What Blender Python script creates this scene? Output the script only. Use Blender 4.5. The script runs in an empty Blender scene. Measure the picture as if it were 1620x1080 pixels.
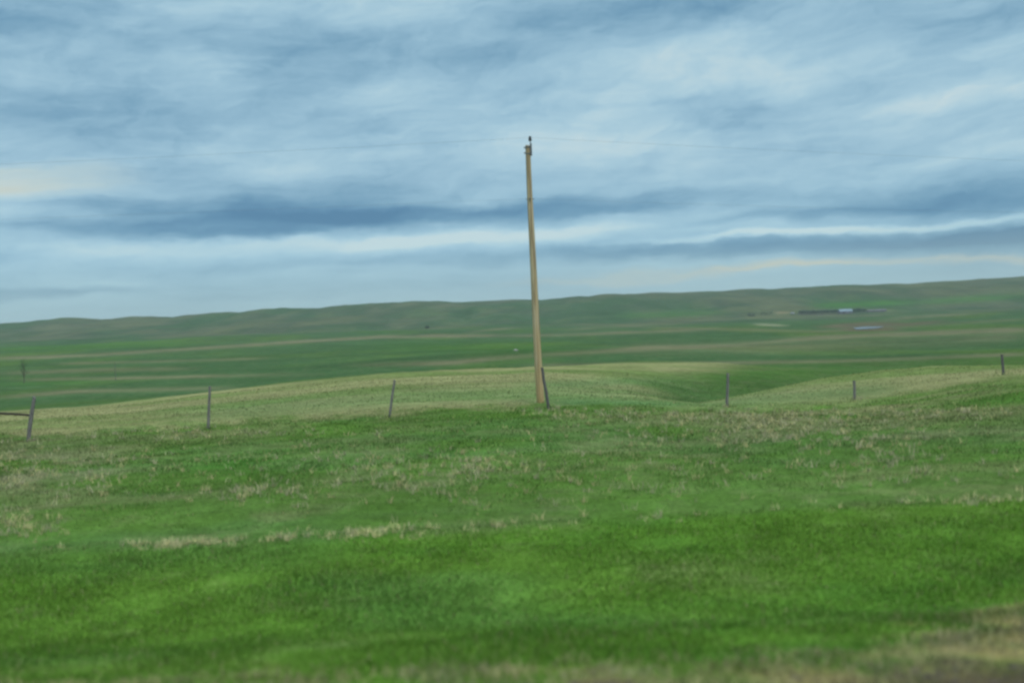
import bpy, math, random
import numpy as np
from mathutils import Matrix, Vector

random.seed(7)
rng = np.random.default_rng(11)
C = bpy.context.scene.collection
R = math.radians

# ------------------------------------------------------------------ camera
EYE = 2.2
FPX = 1575.0                      # focal length in photograph pixels (35 mm on 36 mm)
PITCH = math.atan(12.0 / FPX)     # slightly downwards
ROLL = -R(2.55)
cam_rot = Matrix.Rotation(math.pi / 2 - PITCH, 4, 'X') @ Matrix.Rotation(ROLL, 4, 'Z')
camd = bpy.data.cameras.new('camera')
cam = bpy.data.objects.new('camera', camd)
C.objects.link(cam)
cam.matrix_world = Matrix.Translation((0, 0, EYE)) @ cam_rot
camd.lens = 35.0
camd.sensor_width = 36.0
camd.clip_start = 0.1
camd.clip_end = 30000
camd.dof.use_dof = True
camd.dof.focus_distance = 42.0
camd.dof.aperture_fstop = 0.6
bpy.context.scene.camera = cam
M3 = np.array(cam_rot.to_3x3())


def ray(px, py):
    """direction with y = 1 through a photograph pixel"""
    v = M3 @ np.array([(px - 810.0) / FPX, -(py - 540.0) / FPX, -1.0])
    return v / v[1]


def project(x, y, z):
    d = np.stack([x, y, z - EYE], -1) @ M3
    w = np.where(-d[..., 2] > 0.1, -d[..., 2], 0.1)
    return 810.0 + d[..., 0] / w * FPX, 540.0 - d[..., 1] / w * FPX


# ------------------------------------------------------------------ noise in numpy
def _hash(ix, iy, s):
    h = (ix.astype(np.int64) * 374761393 + iy.astype(np.int64) * 668265263 + s * 1442695041) & 0xffffffff
    h = ((h ^ (h >> 13)) * 1274126177) & 0xffffffff
    h = h ^ (h >> 16)
    return (h & 0xffff) / 65535.0


def vnoise(x, y, s=0):
    ix, iy = np.floor(x), np.floor(y)
    fx, fy = x - ix, y - iy
    fx = fx * fx * fx * (fx * (fx * 6 - 15) + 10)
    fy = fy * fy * fy * (fy * (fy * 6 - 15) + 10)
    a, b = _hash(ix, iy, s), _hash(ix + 1, iy, s)
    c, d = _hash(ix, iy + 1, s), _hash(ix + 1, iy + 1, s)
    return (a * (1 - fx) + b * fx) * (1 - fy) + (c * (1 - fx) + d * fx) * fy


def fbm(x, y, s=0, o=4):
    """roughly -1 .. 1"""
    t, a, n = 0.0, 1.0, 0.0
    for k in range(o):
        t = t + a * (vnoise(x * 2 ** k + 17.3 * k, y * 2 ** k - 9.1 * k, s + k) * 2 - 1)
        n += a
        a *= 0.5
    return t / n * 1.6


def sstep(a, b, v):
    t = np.clip((v - a) / (b - a), 0, 1)
    return t * t * (3 - 2 * t)


# ------------------------------------------------------------------ the lie of the land
ROWS = []     # (Y, list of a, list of z)


def row_z(Y, pts):
    ROWS.append((Y, [p[0] for p in pts], [p[1] for p in pts]))


def row_px(Y, pts):
    rr = [ray(*p) for p in pts]
    ROWS.append((Y, [r[0] for r in rr], [EYE + r[2] * Y for r in rr]))


row_z(1.0, [(0, 0.0)])
row_z(6.0, [(0, 0.0)])
row_z(8.0, [(0, -0.32)])
row_z(11.0, [(0, -0.80)])
row_px(15.0, [(0, 880), (400, 853), (810, 831), (1215, 812), (1620, 793)])
row_px(24.0, [(0, 752), (400, 732), (810, 712), (1150, 702), (1400, 690), (1620, 670)])
row_px(34.0, [(-400, 712), (0, 690), (200, 682), (400, 669), (620, 656), (860, 646), (1000, 644), (1150, 648),
              (1350, 643), (1450, 632), (1586, 609), (1620, 605), (2000, 585)])
row_px(60.0, [(-400, 688), (0, 667), (200, 655), (400, 640), (620, 622), (860, 612), (1000, 622), (1100, 640),
              (1200, 624), (1300, 605), (1400, 591), (1500, 584), (1620, 582), (2000, 570)])
row_px(90.0, [(-400, 680), (0, 657), (200, 645), (400, 625), (620, 605), (860, 596), (1000, 610), (1100, 630),
              (1250, 640), (1400, 640), (1620, 625), (2000, 600)])
row_px(135.0, [(-400, 672), (0, 650), (120, 643), (250, 628), (400, 612), (560, 595), (700, 583), (850, 577),
               (1000, 574), (1150, 580), (1300, 590), (1450, 590), (1620, 585), (2000, 570)])
row_px(200.0, [(-400, 662), (0, 640), (200, 629), (400, 616), (620, 601), (860, 590), (1000, 582), (1150, 576),
               (1300, 571), (1450, 566), (1620, 559), (2000, 545)])
row_px(300.0, [(-400, 632), (0, 612), (300, 594), (600, 577), (720, 570), (860, 563), (1000, 558), (1200, 556),
               (1400, 552), (1620, 548), (2000, 530)])
row_px(430.0, [(-400, 610), (0, 590), (400, 571), (800, 555), (1000, 549), (1200, 543), (1400, 537), (1620, 530),
               (2000, 512)])
row_px(700.0, [(-400, 580), (0, 563), (400, 550), (700, 542), (1000, 531), (1300, 521), (1620, 510), (2000, 495)])
row_px(1100.0, [(-400, 568), (0, 549), (400, 536), (560, 531), (850, 524), (1100, 515), (1350, 508), (1620, 496),
                (2000, 480)])
row_px(1500.0, [(-400, 562), (0, 544), (400, 527), (850, 514), (1100, 506), (1350, 496), (1620, 484), (2000, 468)])
row_px(2600.0, [(-700, 540), (-300, 528), (0, 514), (140, 509), (275, 505), (365, 497), (450, 494), (540, 489), (605, 483),
                (640, 481), (732, 480.5), (760, 478.5), (840, 476.5), (880, 475), (905, 472.5), (1000, 468.5),
                (1100, 464), (1180, 461.5), (1240, 459), (1330, 452.5), (1430, 451), (1480, 447.5), (1560, 443.5),
                (1620, 441), (1900, 432), (2300, 400)])
ROWS.append((3400.0, [0], [-10.0]))
ROWS.append((9000.0, [0], [-60.0]))
LY = np.log(np.array([r[0] for r in ROWS]))

POND = None


def height(x, y, flat=True):
    x = np.asarray(x, float)
    y = np.asarray(y, float)
    yc = np.clip(y, 1.0, 8999.0)
    a = x / np.maximum(yc, 15.0)
    Z = np.stack([np.interp(a, r[1], r[2]) for r in ROWS], 0)
    n = len(ROWS)
    h = (LY[1:] - LY[:-1])
    d = (Z[1:] - Z[:-1]) / h.reshape((-1,) + (1,) * x.ndim)
    m = np.zeros_like(Z)
    prod = d[1:] * d[:-1]
    m[1:-1] = np.where(prod > 0, 2 * prod / np.where(np.abs(d[1:] + d[:-1]) < 1e-9, 1, d[1:] + d[:-1]), 0)
    t = np.log(yc)
    i = np.clip(np.searchsorted(LY, t, side='right') - 1, 0, n - 2)
    z0 = np.take_along_axis(Z, i[None], 0)[0]
    z1 = np.take_along_axis(Z, i[None] + 1, 0)[0]
    m0 = np.take_along_axis(m, i[None], 0)[0]
    m1 = np.take_along_axis(m, i[None] + 1, 0)[0]
    hh = h[i]
    s = (t - LY[i]) / hh
    z = ((2 * s ** 3 - 3 * s ** 2 + 1) * z0 + (s ** 3 - 2 * s ** 2 + s) * hh * m0
         + (-2 * s ** 3 + 3 * s ** 2) * z1 + (s ** 3 - s ** 2) * hh * m1)
    # rolling relief that grows with distance, gullies on the far ridge, small lumps near by
    z = z + 0.05 * fbm(x / 2.3, y / 2.3, 3, 3) * sstep(7, 11, y)
    z = z + 0.35 * fbm(x / 26, y / 20, 5, 3) * sstep(40, 70, y)
    z = z + 1.3 * fbm(x / 120, y / 55, 9, 4) * sstep(140, 320, y)
    z = z + 4.0 * fbm(x / 320, y / 140, 13, 4) * sstep(600, 1300, y) * (1 - 0.75 * sstep(2100, 2600, y))
    z = z + 9.0 * (np.abs(fbm(x / 170, y / 420, 21, 4)) - 0.25) * sstep(1350, 1900, y) * (1 - 0.85 * sstep(2250, 2600, y))
    if flat and POND is not None:
        cx, cy, rx, ry, zp = POND
        k = 1 - sstep(1.35, 3.2, np.hypot((x - cx * y / cy) / rx, (y - cy) / ry))
        z = z * (1 - k) + (zp - 0.22) * k
    return z


def ground_hit(px, py, ymin=4.0, ymax=3300.0):
    r = ray(px, py)
    Y = np.exp(np.linspace(math.log(ymin), math.log(ymax), 6000))
    below = (EYE + r[2] * Y) <= height(r[0] * Y, Y)
    i = int(np.argmax(below)) if below.any() else len(Y) - 1
    return float(r[0] * Y[i]), float(Y[i]), float(EYE + r[2] * Y[i])


hx, hy, hz_ = ground_hit(1372, 518, 500)
POND = (hx, hy, 11.0, 85.0, hz_)


# ------------------------------------------------------------------ ground cover colours
def lin(r, g, b, k=1.0):
    f = lambda c: (c / 255 / 12.92 if c / 255 <= 0.04045 else ((c / 255 + 0.055) / 1.055) ** 2.4)
    return np.array([f(r) * k, f(g) * k, f(b) * k])


MOWN = np.array([0.088, 0.192, 0.026])
MOWN2 = np.array([0.106, 0.196, 0.032])
MOWN3 = np.array([0.084, 0.180, 0.044])
ROUGH = np.array([0.074, 0.144, 0.031])
PALE = np.array([0.225, 0.232, 0.105])
GREEN = np.array([0.067, 0.150, 0.052])
LUSH = np.array([0.058, 0.160, 0.026])
RIDGE = np.array([0.110, 0.140, 0.075])
DRYB = np.array([0.42, 0.39, 0.18])
TAN = np.array([0.260, 0.240, 0.130])
SOIL = np.array([0.060, 0.045, 0.032])
MUD = np.array([0.110, 0.100, 0.060])


def mixc(a, b, t):
    t = np.clip(t, 0, 1)[..., None]
    return a * (1 - t) + b * t


def poly(px, py, pts, w, fade=40):
    """1 on a strip of ground seen along a line of photograph points"""
    xs = [p[0] for p in pts]
    ys = np.interp(px, xs, [p[1] for p in pts])
    ends = sstep(xs[0] - fade, xs[0] + fade, px) * (1 - sstep(xs[-1] - fade, xs[-1] + fade, px))
    return np.exp(-((py - ys) / w) ** 2) * ends


def blob(px, py, cx, cy, rx, ry):
    return np.exp(-(((px - cx) / rx) ** 2 + ((py - cy) / ry) ** 2))


def above(px, py, pts, soft):
    ys = np.interp(px, [p[0] for p in pts], [p[1] for p in pts])
    return 1 - sstep(-soft, soft, py - ys)


CREST = [(0, 650), (120, 643), (250, 628), (400, 612), (560, 595), (700, 583), (850, 577), (1000, 574), (1150, 573),
         (1300, 571), (1450, 566), (1620, 559)]
BROW = [(0, 688), (200, 680), (400, 667), (620, 654), (860, 642), (1000, 642), (1150, 650), (1350, 640), (1450, 622),
        (1540, 608), (1620, 606)]
KNOLL = [(0, 900), (1040, 900), (1060, 646), (1100, 640), (1200, 624), (1300, 605), (1400, 590), (1500, 584), (1620, 582)]


def cover(x, y, z):
    """base colour and dryness of the ground cover at a place"""
    px, py = project(x, y, z)
    px = px + 6 * fbm(x / 3, y / 3, 41, 2)
    wob = 2.5 * fbm(px / 90, py / 14, 43, 3)
    py = py + wob * sstep(600, 700, py)
    n1 = fbm(x / 1.9, y / 1.3, 31, 4)
    n2 = fbm(x / 6.5, y / 3.0, 33, 4)
    # verge
    col = mixc(np.broadcast_to(MOWN, x.shape + (3,)), MOWN2, sstep(-0.1, 0.8, n1) * 0.3)
    col = mixc(col, MOWN3, sstep(0.0, 0.7, n2) * 0.5)
    col = mixc(col, LUSH, sstep(0.15, 0.8, -n1) * 0.35)
    col = col * (1 - 0.02 * (1 - sstep(7.5, 12.5, y)))[..., None]
    # rough grass beyond the mown strip
    r = sstep(14.6, 15.4, y + 0.2 * n2)
    rc = mixc(np.broadcast_to(ROUGH * 1.08, x.shape + (3,)), GREEN, sstep(-0.1, 0.6, n2) * 0.28)
    rc = mixc(rc, TAN * 0.9, sstep(0.1, 0.9, n1) * 0.22)
    rc = mixc(rc, MOWN, sstep(0.1, 0.8, -n1) * 0.25)
    rc = mixc(rc, LUSH, np.clip(blob(px, py, 350, 735, 110, 16) + 0.35 * blob(px, py, 1560, 632, 90, 8)
                                + 0.6 * blob(px, py, 560, 655, 130, 7), 0, 1) * 0.8)
    rc = mixc(rc, TAN * np.array([0.85, 0.85, 1.0]), (0.5 * blob(px, py, 60, 740, 130, 45) + 0.35 * blob(px, py, 650, 745, 90, 30)
                                 + 0.3 * blob(px, py, 1350, 680, 260, 25)) * sstep(-0.5, 0.5, n1))
    rc = mixc(rc, PALE * 0.8, (0.85 * blob(px, py, 1430, 640, 240, 32) + 0.45 * poly(px, py, [(880, 655), (1300, 662)], 12, 60)
                              + 0.35 * poly(px, py, [(0, 700), (300, 690), (500, 672)], 14, 60)) * sstep(-0.7, 0.5, n2 + 0.4 * n1))
    col = mixc(col, rc, r)
    # pasture beyond the fence
    p = above(px, py + 7 * fbm(px / 45, py / 9, 57, 3), BROW, 7) * sstep(27, 34, y)
    m1 = fbm(x / 16, y / 11, 51, 4)
    pc = mixc(np.broadcast_to(PALE, x.shape + (3,)), ROUGH * 1.15, sstep(-0.45, 0.75, m1) * 0.62)
    gp = np.clip(poly(px, py, [(300, 655), (700, 625), (1050, 625)], 14, 120) * 0.42
                 + poly(px, py, [(840, 609), (1000, 603), (1120, 605)], 7, 60) * 0.5
                 + poly(px, py, [(860, 638), (1100, 640)], 7, 60) * 0.7
                 + poly(px, py, [(1120, 640), (1250, 628), (1420, 615)], 11, 50) * 0.5, 0, 1)
    pc = mixc(pc, GREEN * 1.15, gp)
    col = mixc(col, pc, p)
    # valley beyond the first crest: green crop and hay strips
    v = above(px, py, CREST, 2.0) * sstep(90, 140, y)
    v = np.maximum(v, sstep(-90, 90, px - (1150 - (py - 575) * 3.0) + 40 * m1) * (1 - sstep(66, 74, -y + 140)) * above(px, py, KNOLL, 1.5))
    v = np.maximum(v, sstep(136, 150, y) * sstep(0, 1, 1 - 0 * y))
    w1 = fbm(x / 60, y / 130, 61, 4)
    vc = mixc(np.broadcast_to(GREEN, x.shape + (3,)), ROUGH * 1.25, sstep(-0.2, 0.9, w1) * 0.85)
    strips = (poly(px, py, [(0, 590), (160, 585), (300, 583)], 3.2) * 0.7
              + poly(px, py, [(40, 601), (330, 595), (500, 592)], 2.6) * 0.8
              + poly(px, py, [(0, 628), (120, 619), (360, 613)], 3.4) * 0.8
              + poly(px, py, [(0, 567), (140, 562), (290, 553), (480, 540), (600, 533), (700, 531), (840, 531), (1000, 526), (1100, 524)], 2.6) * 0.95
              + poly(px, py, [(100, 575), (320, 570), (420, 567)], 2.0) * 0.6
              + poly(px, py, [(560, 578), (720, 573), (790, 566), (870, 560), (1000, 553), (1150, 545), (1300, 534), (1450, 528), (1620, 521)], 3.6) * 0.9
              + poly(px, py, [(740, 526), (800, 519), (830, 516)], 1.8, 15) * 0.7
              + poly(px, py, [(900, 522), (1000, 514), (1110, 510)], 2.6) * 0.6
              + poly(px, py, [(1400, 506), (1480, 498), (1560, 490), (1620, 487)], 4.0) * 0.7
              + poly(px, py, [(1000, 552), (1150, 550), (1300, 547), (1500, 540), (1620, 532)], 9) * 0.5
              + poly(px, py, [(900, 512), (1100, 520), (1300, 524), (1620, 505)], 2.5) * 0.4
              + poly(px, py, [(1180, 585), (1280, 583), (1330, 586)], 2.0) * 0.25
              + poly(px, py, [(850, 578), (1150, 574), (1330, 571), (1620, 560)], 3.0) * 0.8)
    vc = mixc(vc, PALE * np.array([.86, .92, 1.0]), np.clip(strips * (0.95 + 0.6 * w1) * (1.1 + 0.4 * fbm(x / 25, y / 60, 63, 3)), 0, 1))
    lush = (poly(px, py, [(0, 552), (150, 547), (300, 543)], 5, 50) + 0.8 * poly(px, py, [(560, 525), (620, 524)], 2, 30)
            + 0.9 * poly(px, py, [(600, 548), (900, 552)], 9, 90) * 0.7
            + 0.5 * poly(px, py, [(1060, 600), (1200, 590), (1350, 583)], 10, 60)
            + 0.6 * poly(px, py, [(0, 608), (150, 603)], 4, 50))
    vc = mixc(vc, LUSH * 1.2, np.clip(lush, 0, 1) * 0.75)
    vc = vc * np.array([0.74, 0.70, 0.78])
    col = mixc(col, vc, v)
    # the far ridge
    g = sstep(1150, 1450, y)
    q = fbm(x / 150, y / 260, 71, 5)
    gc = mixc(np.broadcast_to(RIDGE, x.shape + (3,)), GREEN * 0.95, sstep(-0.3, 0.7, q) * 0.8)
    q2 = fbm(x / 45, y / 110, 73, 4)
    gc = mixc(gc, GREEN * 0.75, sstep(0.0, 0.6, q2) * 0.5)
    gc = mixc(gc, PALE * 0.9, sstep(0.0, 0.7, -q2) * 0.3)
    gc = mixc(gc, PALE * 0.85, sstep(0.0, 0.8, -q) * 0.5)
    gc = mixc(gc, LUSH * 1.3, np.clip(poly(px, py, [(1290, 484), (1360, 481), (1430, 478)], 5, 30)
                                      + poly(px, py, [(1450, 478), (1620, 468)], 6, 60) * 0.7
                                      + poly(px, py, [(990, 500), (1060, 498), (1140, 494)], 5, 40) * 0.6, 0, 1))
    gc = mixc(gc, PALE * 0.95, np.clip(poly(px, py, [(1215, 497), (1250, 495)], 2.2, 12) * 0.8
                                       + poly(px, py, [(1380, 492), (1410, 491)], 2.2, 14) * 0.8
                                       + poly(px, py, [(1180, 503), (1260, 500)], 2, 20) * 0.5, 0, 1))
    # thin dry grass along the crest
    cr = sstep(2380, 2600, y)
    gc = mixc(gc, PALE * 0.8, cr * 0.55)
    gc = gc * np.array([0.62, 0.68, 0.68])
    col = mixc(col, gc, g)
    col = mixc(col, np.array([0.38, 0.35, 0.25]), poly(px, py, [(1195, 513), (1220, 514), (1240, 515)], 1.6, 14) * 0.5)
    col = mixc(col, np.array([0.30, 0.22, 0.14]), poly(px, py, [(1225, 495), (1250, 494)], 1.3, 10) * 0.6)
    col = mixc(col, MUD, np.clip(poly(px, py, [(1300, 517), (1372, 512), (1440, 513), (1490, 508)], 2.8, 30)
                                 + poly(px, py, [(1335, 521.5), (1420, 521)], 2.4, 20)
                                 + blob(px, py, 1372, 517, 42, 6), 0, 1) * 0.9)
    # road shoulder: thatch, then bare soil
    ys = np.interp(px, [0, 300, 420, 600, 800, 1000, 1300, 1450, 1540, 1620], [1100, 1092, 1070, 1088, 1070, 1050, 1026, 998, 972, 956])
    nn = 22 * n1 + 16 * n2
    n3 = fbm(x / 0.45, y / 0.32, 37, 4)
    nn = nn + 14 * n3
    th = sstep(-14, 40, py - ys + nn) * (y < 12)
    col = mixc(col, TAN * np.array([1.15, 1.05, .8]), th * np.clip(0.55 + 0.9 * n3, 0, 1))
    col = mixc(col, SOIL, th * np.clip(0.05 - 1.3 * n3, 0, 1))
    yb = np.interp(px, [0, 420, 700, 1100, 1400, 1620], [1120, 1096, 1090, 1072, 1056, 1034])
    so = sstep(-18, 20, py - yb + nn) * (y < 12)
    col = mixc(col, SOIL, so * 0.85)
    near = y < 4.5
    col = np.where(near[..., None], SOIL, col)
    return col, th, so


# ------------------------------------------------------------------ helpers
def link(name, me, mat=None, parent=None):
    o = bpy.data.objects.new(name, me)
    C.objects.link(o)
    if mat is not None:
        me.materials.append(mat)
    if parent is not None:
        o.parent = parent
    return o


def np_mesh(name, V, loops, starts, totals, smooth=True):
    me = bpy.data.meshes.new(name)
    me.vertices.add(len(V))
    me.vertices.foreach_set('co', V.astype(np.float32).ravel())
    me.loops.add(len(loops))
    me.loops.foreach_set('vertex_index', loops.astype(np.int32))
    me.polygons.add(len(starts))
    me.polygons.foreach_set('loop_start', starts.astype(np.int32))
    me.polygons.foreach_set('loop_total', totals.astype(np.int32))
    me.update(calc_edges=True)
    me.polygons.foreach_set('use_smooth', np.full(len(starts), smooth))
    return me


def add_color(me, name, col):
    at = me.attributes.new(name, 'FLOAT_COLOR', 'POINT')
    c = np.ones((len(col), 4), np.float32)
    c[:, :3] = col
    at.data.foreach_set('color', c.ravel())


def tag(o, label=None, cat=None, group=None, kind=None):
    if label: o['label'] = label
    if cat: o['category'] = cat
    if group: o['group'] = group
    if kind: o['kind'] = kind
    return o


def empty(name, loc):
    o = bpy.data.objects.new(name, None)
    o.empty_display_size = 0.2
    C.objects.link(o)
    o.location = loc
    return o


class MB:
    def __init__(s):
        s.v, s.f = [], []

    def add(s, vs, fs):
        b = len(s.v)
        s.v += [tuple(v) for v in vs]
        s.f += [tuple(b + i for i in f) for f in fs]

    def box(s, c, d, rz=0.0, taper=1.0):
        x, y, z = d[0] / 2, d[1] / 2, d[2] / 2
        cs, sn = math.cos(rz), math.sin(rz)
        vs = []
        for k, (i, j) in ((-1, (-1, -1)), (-1, (1, -1)), (-1, (1, 1)), (-1, (-1, 1)), (1, (-1, -1)), (1, (1, -1)), (1, (1, 1)), (1, (-1, 1))):
            t = taper if k > 0 else 1.0
            X, Y = i * x * t, j * y * t
            vs.append((c[0] + X * cs - Y * sn, c[1] + X * sn + Y * cs, c[2] + k * z))
        s.add(vs, [(3, 2, 1, 0), (4, 5, 6, 7), (0, 1, 5, 4), (1, 2, 6, 5), (2, 3, 7, 6), (3, 0, 4, 7)])

    def tube(s, pts, radii, n=12, rough=0.0, seed=0, captilt=0.0):
        rr = random.Random(seed)
        lob = [1 + rough * (rr.random() * 2 - 1) for _ in range(n)]
        pts = [Vector(p) for p in pts]
        vs = []
        for i, p in enumerate(pts):
            t = (pts[min(i + 1, len(pts) - 1)] - pts[max(i - 1, 0)]).normalized()
            ref = Vector((0, 1, 0)) if abs(t.y) < 0.9 else Vector((0, 0, 1))
            u = t.cross(ref).normalized()
            w = t.cross(u).normalized()
            for k in range(n):
                a = 2 * math.pi * k / n
                r = radii[i] * lob[k] * (1 + 0.5 * rough * (rr.random() * 2 - 1))
                q = p + u * math.cos(a) * r + w * math.sin(a) * r
                if i == len(pts) - 1:
                    q += t * captilt * math.cos(a) * r
                vs.append(q)
        fs = []
        for i in range(len(pts) - 1):
            for k in range(n):
                k2 = (k + 1) % n
                fs.append((i * n + k, i * n + k2, (i + 1) * n + k2, (i + 1) * n + k))
        fs.append(tuple(range(n))[::-1])
        fs.append(tuple((len(pts) - 1) * n + k for k in range(n)))
        s.add(vs, fs)

    def build(s, name, mat, parent=None, smooth=True, origin=None):
        me = bpy.data.meshes.new(name)
        o3 = Vector(origin) if origin is not None else (parent.matrix_world.translation if parent else Vector((0, 0, 0)))
        me.from_pydata([tuple(Vector(v) - o3) for v in s.v], [], s.f)
        me.update()
        import bmesh
        bm = bmesh.new(); bm.from_mesh(me)
        bmesh.ops.recalc_face_normals(bm, faces=bm.faces)
        bm.to_mesh(me); bm.free()
        if smooth:
            for p in me.polygons:
                p.use_smooth = True
            me.set_sharp_from_angle(angle=R(40))
        o = link(name, me, mat, parent)
        if parent is None:
            o.location = o3
        return o


# ------------------------------------------------------------------ materials
def new_mat(name):
    m = bpy.data.materials.new(name)
    m.use_nodes = True
    nt = m.node_tree
    nt.nodes.clear()
    out = nt.nodes.new('ShaderNodeOutputMaterial')
    return m, nt, out


def N(nt, t, **k):
    n = nt.nodes.new(t)
    for a, b in k.items():
        setattr(n, a, b)
    return n


def mat_simple(name, col, rough=0.8, col2=None, scale=8.0, stretch=(1, 1, 1), metal=0.0, bump=0.0, coords='Object', detail=6):
    m, nt, out = new_mat(name)
    b = N(nt, 'ShaderNodeBsdfPrincipled')
    b.inputs['Roughness'].default_value = rough
    b.inputs['Metallic'].default_value = metal
    b.inputs['Specular IOR Level'].default_value = 0.3
    tc = N(nt, 'ShaderNodeTexCoord')
    mp = N(nt, 'ShaderNodeMapping')
    mp.inputs['Scale'].default_value = stretch
    nt.links.new(tc.outputs[coords], mp.inputs['Vector'])
    no = N(nt, 'ShaderNodeTexNoise')
    no.inputs['Scale'].default_value = scale
    no.inputs['Detail'].default_value = detail
    no.inputs['Roughness'].default_value = 0.65
    nt.links.new(mp.outputs[0], no.inputs['Vector'])
    rp = N(nt, 'ShaderNodeMapRange')
    rp.inputs['From Min'].default_value = 0.35
    rp.inputs['From Max'].default_value = 0.65
    nt.links.new(no.outputs['Fac'], rp.inputs['Value'])
    mx = N(nt, 'ShaderNodeMix', data_type='RGBA')
    mx.inputs['A'].default_value = (*col, 1)
    mx.inputs['B'].default_value = (*(col2 or tuple(c * 0.7 for c in col)), 1)
    nt.links.new(rp.outputs[0], mx.inputs['Factor'])
    nt.links.new(mx.outputs['Result'], b.inputs['Base Color'])
    if bump:
        bp = N(nt, 'ShaderNodeBump')
        bp.inputs['Strength'].default_value = bump
        bp.inputs['Distance'].default_value = 0.02
        nt.links.new(no.outputs['Fac'], bp.inputs['Height'])
        nt.links.new(bp.outputs[0], b.inputs['Normal'])
    nt.links.new(b.outputs[0], out.inputs['Surface'])
    return m


def mat_ground():
    m, nt, out = new_mat('ground_cover')
    at = N(nt, 'ShaderNodeAttribute', attribute_name='cover')
    geo = N(nt, 'ShaderNodeNewGeometry')
    acc = None
    for sc, lo, hi, st, det in ((14.0, 0.55, 1.4, (1, 1, 1), 6), (1.6, 0.72, 1.3, (1, 1, 1), 6), (0.16, 0.8, 1.22, (0.6, 1, 1), 7), (0.018, 0.82, 1.2, (0.5, 1, 1), 8)):
        mp = N(nt, 'ShaderNodeMapping')
        mp.inputs['Scale'].default_value = st
        nt.links.new(geo.outputs['Position'], mp.inputs['Vector'])
        no = N(nt, 'ShaderNodeTexNoise')
        no.inputs['Scale'].default_value = sc
        no.inputs['Detail'].default_value = det
        no.inputs['Roughness'].default_value = 0.7
        nt.links.new(mp.outputs[0], no.inputs['Vector'])
        mr = N(nt, 'ShaderNodeMapRange')
        mr.inputs['From Min'].default_value = 0.3
        mr.inputs['From Max'].default_value = 0.7
        mr.inputs['To Min'].default_value = lo
        mr.inputs['To Max'].default_value = hi
        nt.links.new(no.outputs['Fac'], mr.inputs['Value'])
        if acc is None:
            acc = mr.outputs[0]
        else:
            mu = N(nt, 'ShaderNodeMath', operation='MULTIPLY')
            nt.links.new(acc, mu.inputs[0]); nt.links.new(mr.outputs[0], mu.inputs[1])
            acc = mu.outputs[0]
    # dry thatch showing through at a middle scale
    no = N(nt, 'ShaderNodeTexNoise')
    no.inputs['Scale'].default_value = 0.45
    no.inputs['Detail'].default_value = 9
    no.inputs['Roughness'].default_value = 0.75
    nt.links.new(geo.outputs['Position'], no.inputs['Vector'])
    mr = N(nt, 'ShaderNodeMapRange')
    mr.inputs['From Min'].default_value = 0.5
    mr.inputs['From Max'].default_value = 0.72
    mr.inputs['To Max'].default_value = 0.4
    nt.links.new(no.outputs['Fac'], mr.inputs['Value'])
    mx = N(nt, 'ShaderNodeMix', data_type='RGBA')
    nt.links.new(mr.outputs[0], mx.inputs['Factor'])
    nt.links.new(at.outputs['Color'], mx.inputs['A'])
    mx.inputs['B'].default_value = (0.2, 0.19, 0.11, 1)
    vm = N(nt, 'ShaderNodeVectorMath', operation='SCALE')
    nt.links.new(mx.outputs['Result'], vm.inputs[0])
    nt.links.new(acc, vm.inputs['Scale'])
    b = N(nt, 'ShaderNodeBsdfDiffuse')
    b.inputs['Roughness'].default_value = 0.8
    nt.links.new(vm.outputs[0], b.inputs['Color'])
    nt.links.new(b.outputs[0], out.inputs['Surface'])
    return m


def mat_blades(name):
    m, nt, out = new_mat(name)
    at = N(nt, 'ShaderNodeAttribute', attribute_name='cover')
    d = N(nt, 'ShaderNodeBsdfDiffuse')
    t = N(nt, 'ShaderNodeBsdfTranslucent')
    nt.links.new(at.outputs['Color'], d.inputs['Color'])
    nt.links.new(at.outputs['Color'], t.inputs['Color'])
    mx = N(nt, 'ShaderNodeMixShader')
    mx.inputs[0].default_value = 0.35
    geo = N(nt, 'ShaderNodeNewGeometry')
    up = N(nt, 'ShaderNodeVectorMath', operation='MULTIPLY_ADD'); up.inputs[1].default_value = (.35, .35, .35); up.inputs[2].default_value = (0, 0, 1)
    nt.links.new(geo.outputs['Normal'], up.inputs[0])
    nn_ = N(nt, 'ShaderNodeVectorMath', operation='NORMALIZE'); nt.links.new(up.outputs[0], nn_.inputs[0])
    nt.links.new(nn_.outputs[0], d.inputs['Normal'])
    nt.links.new(d.outputs[0], mx.inputs[1]); nt.links.new(t.outputs[0], mx.inputs[2])
    nt.links.new(mx.outputs[0], out.inputs['Surface'])
    return m


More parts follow.
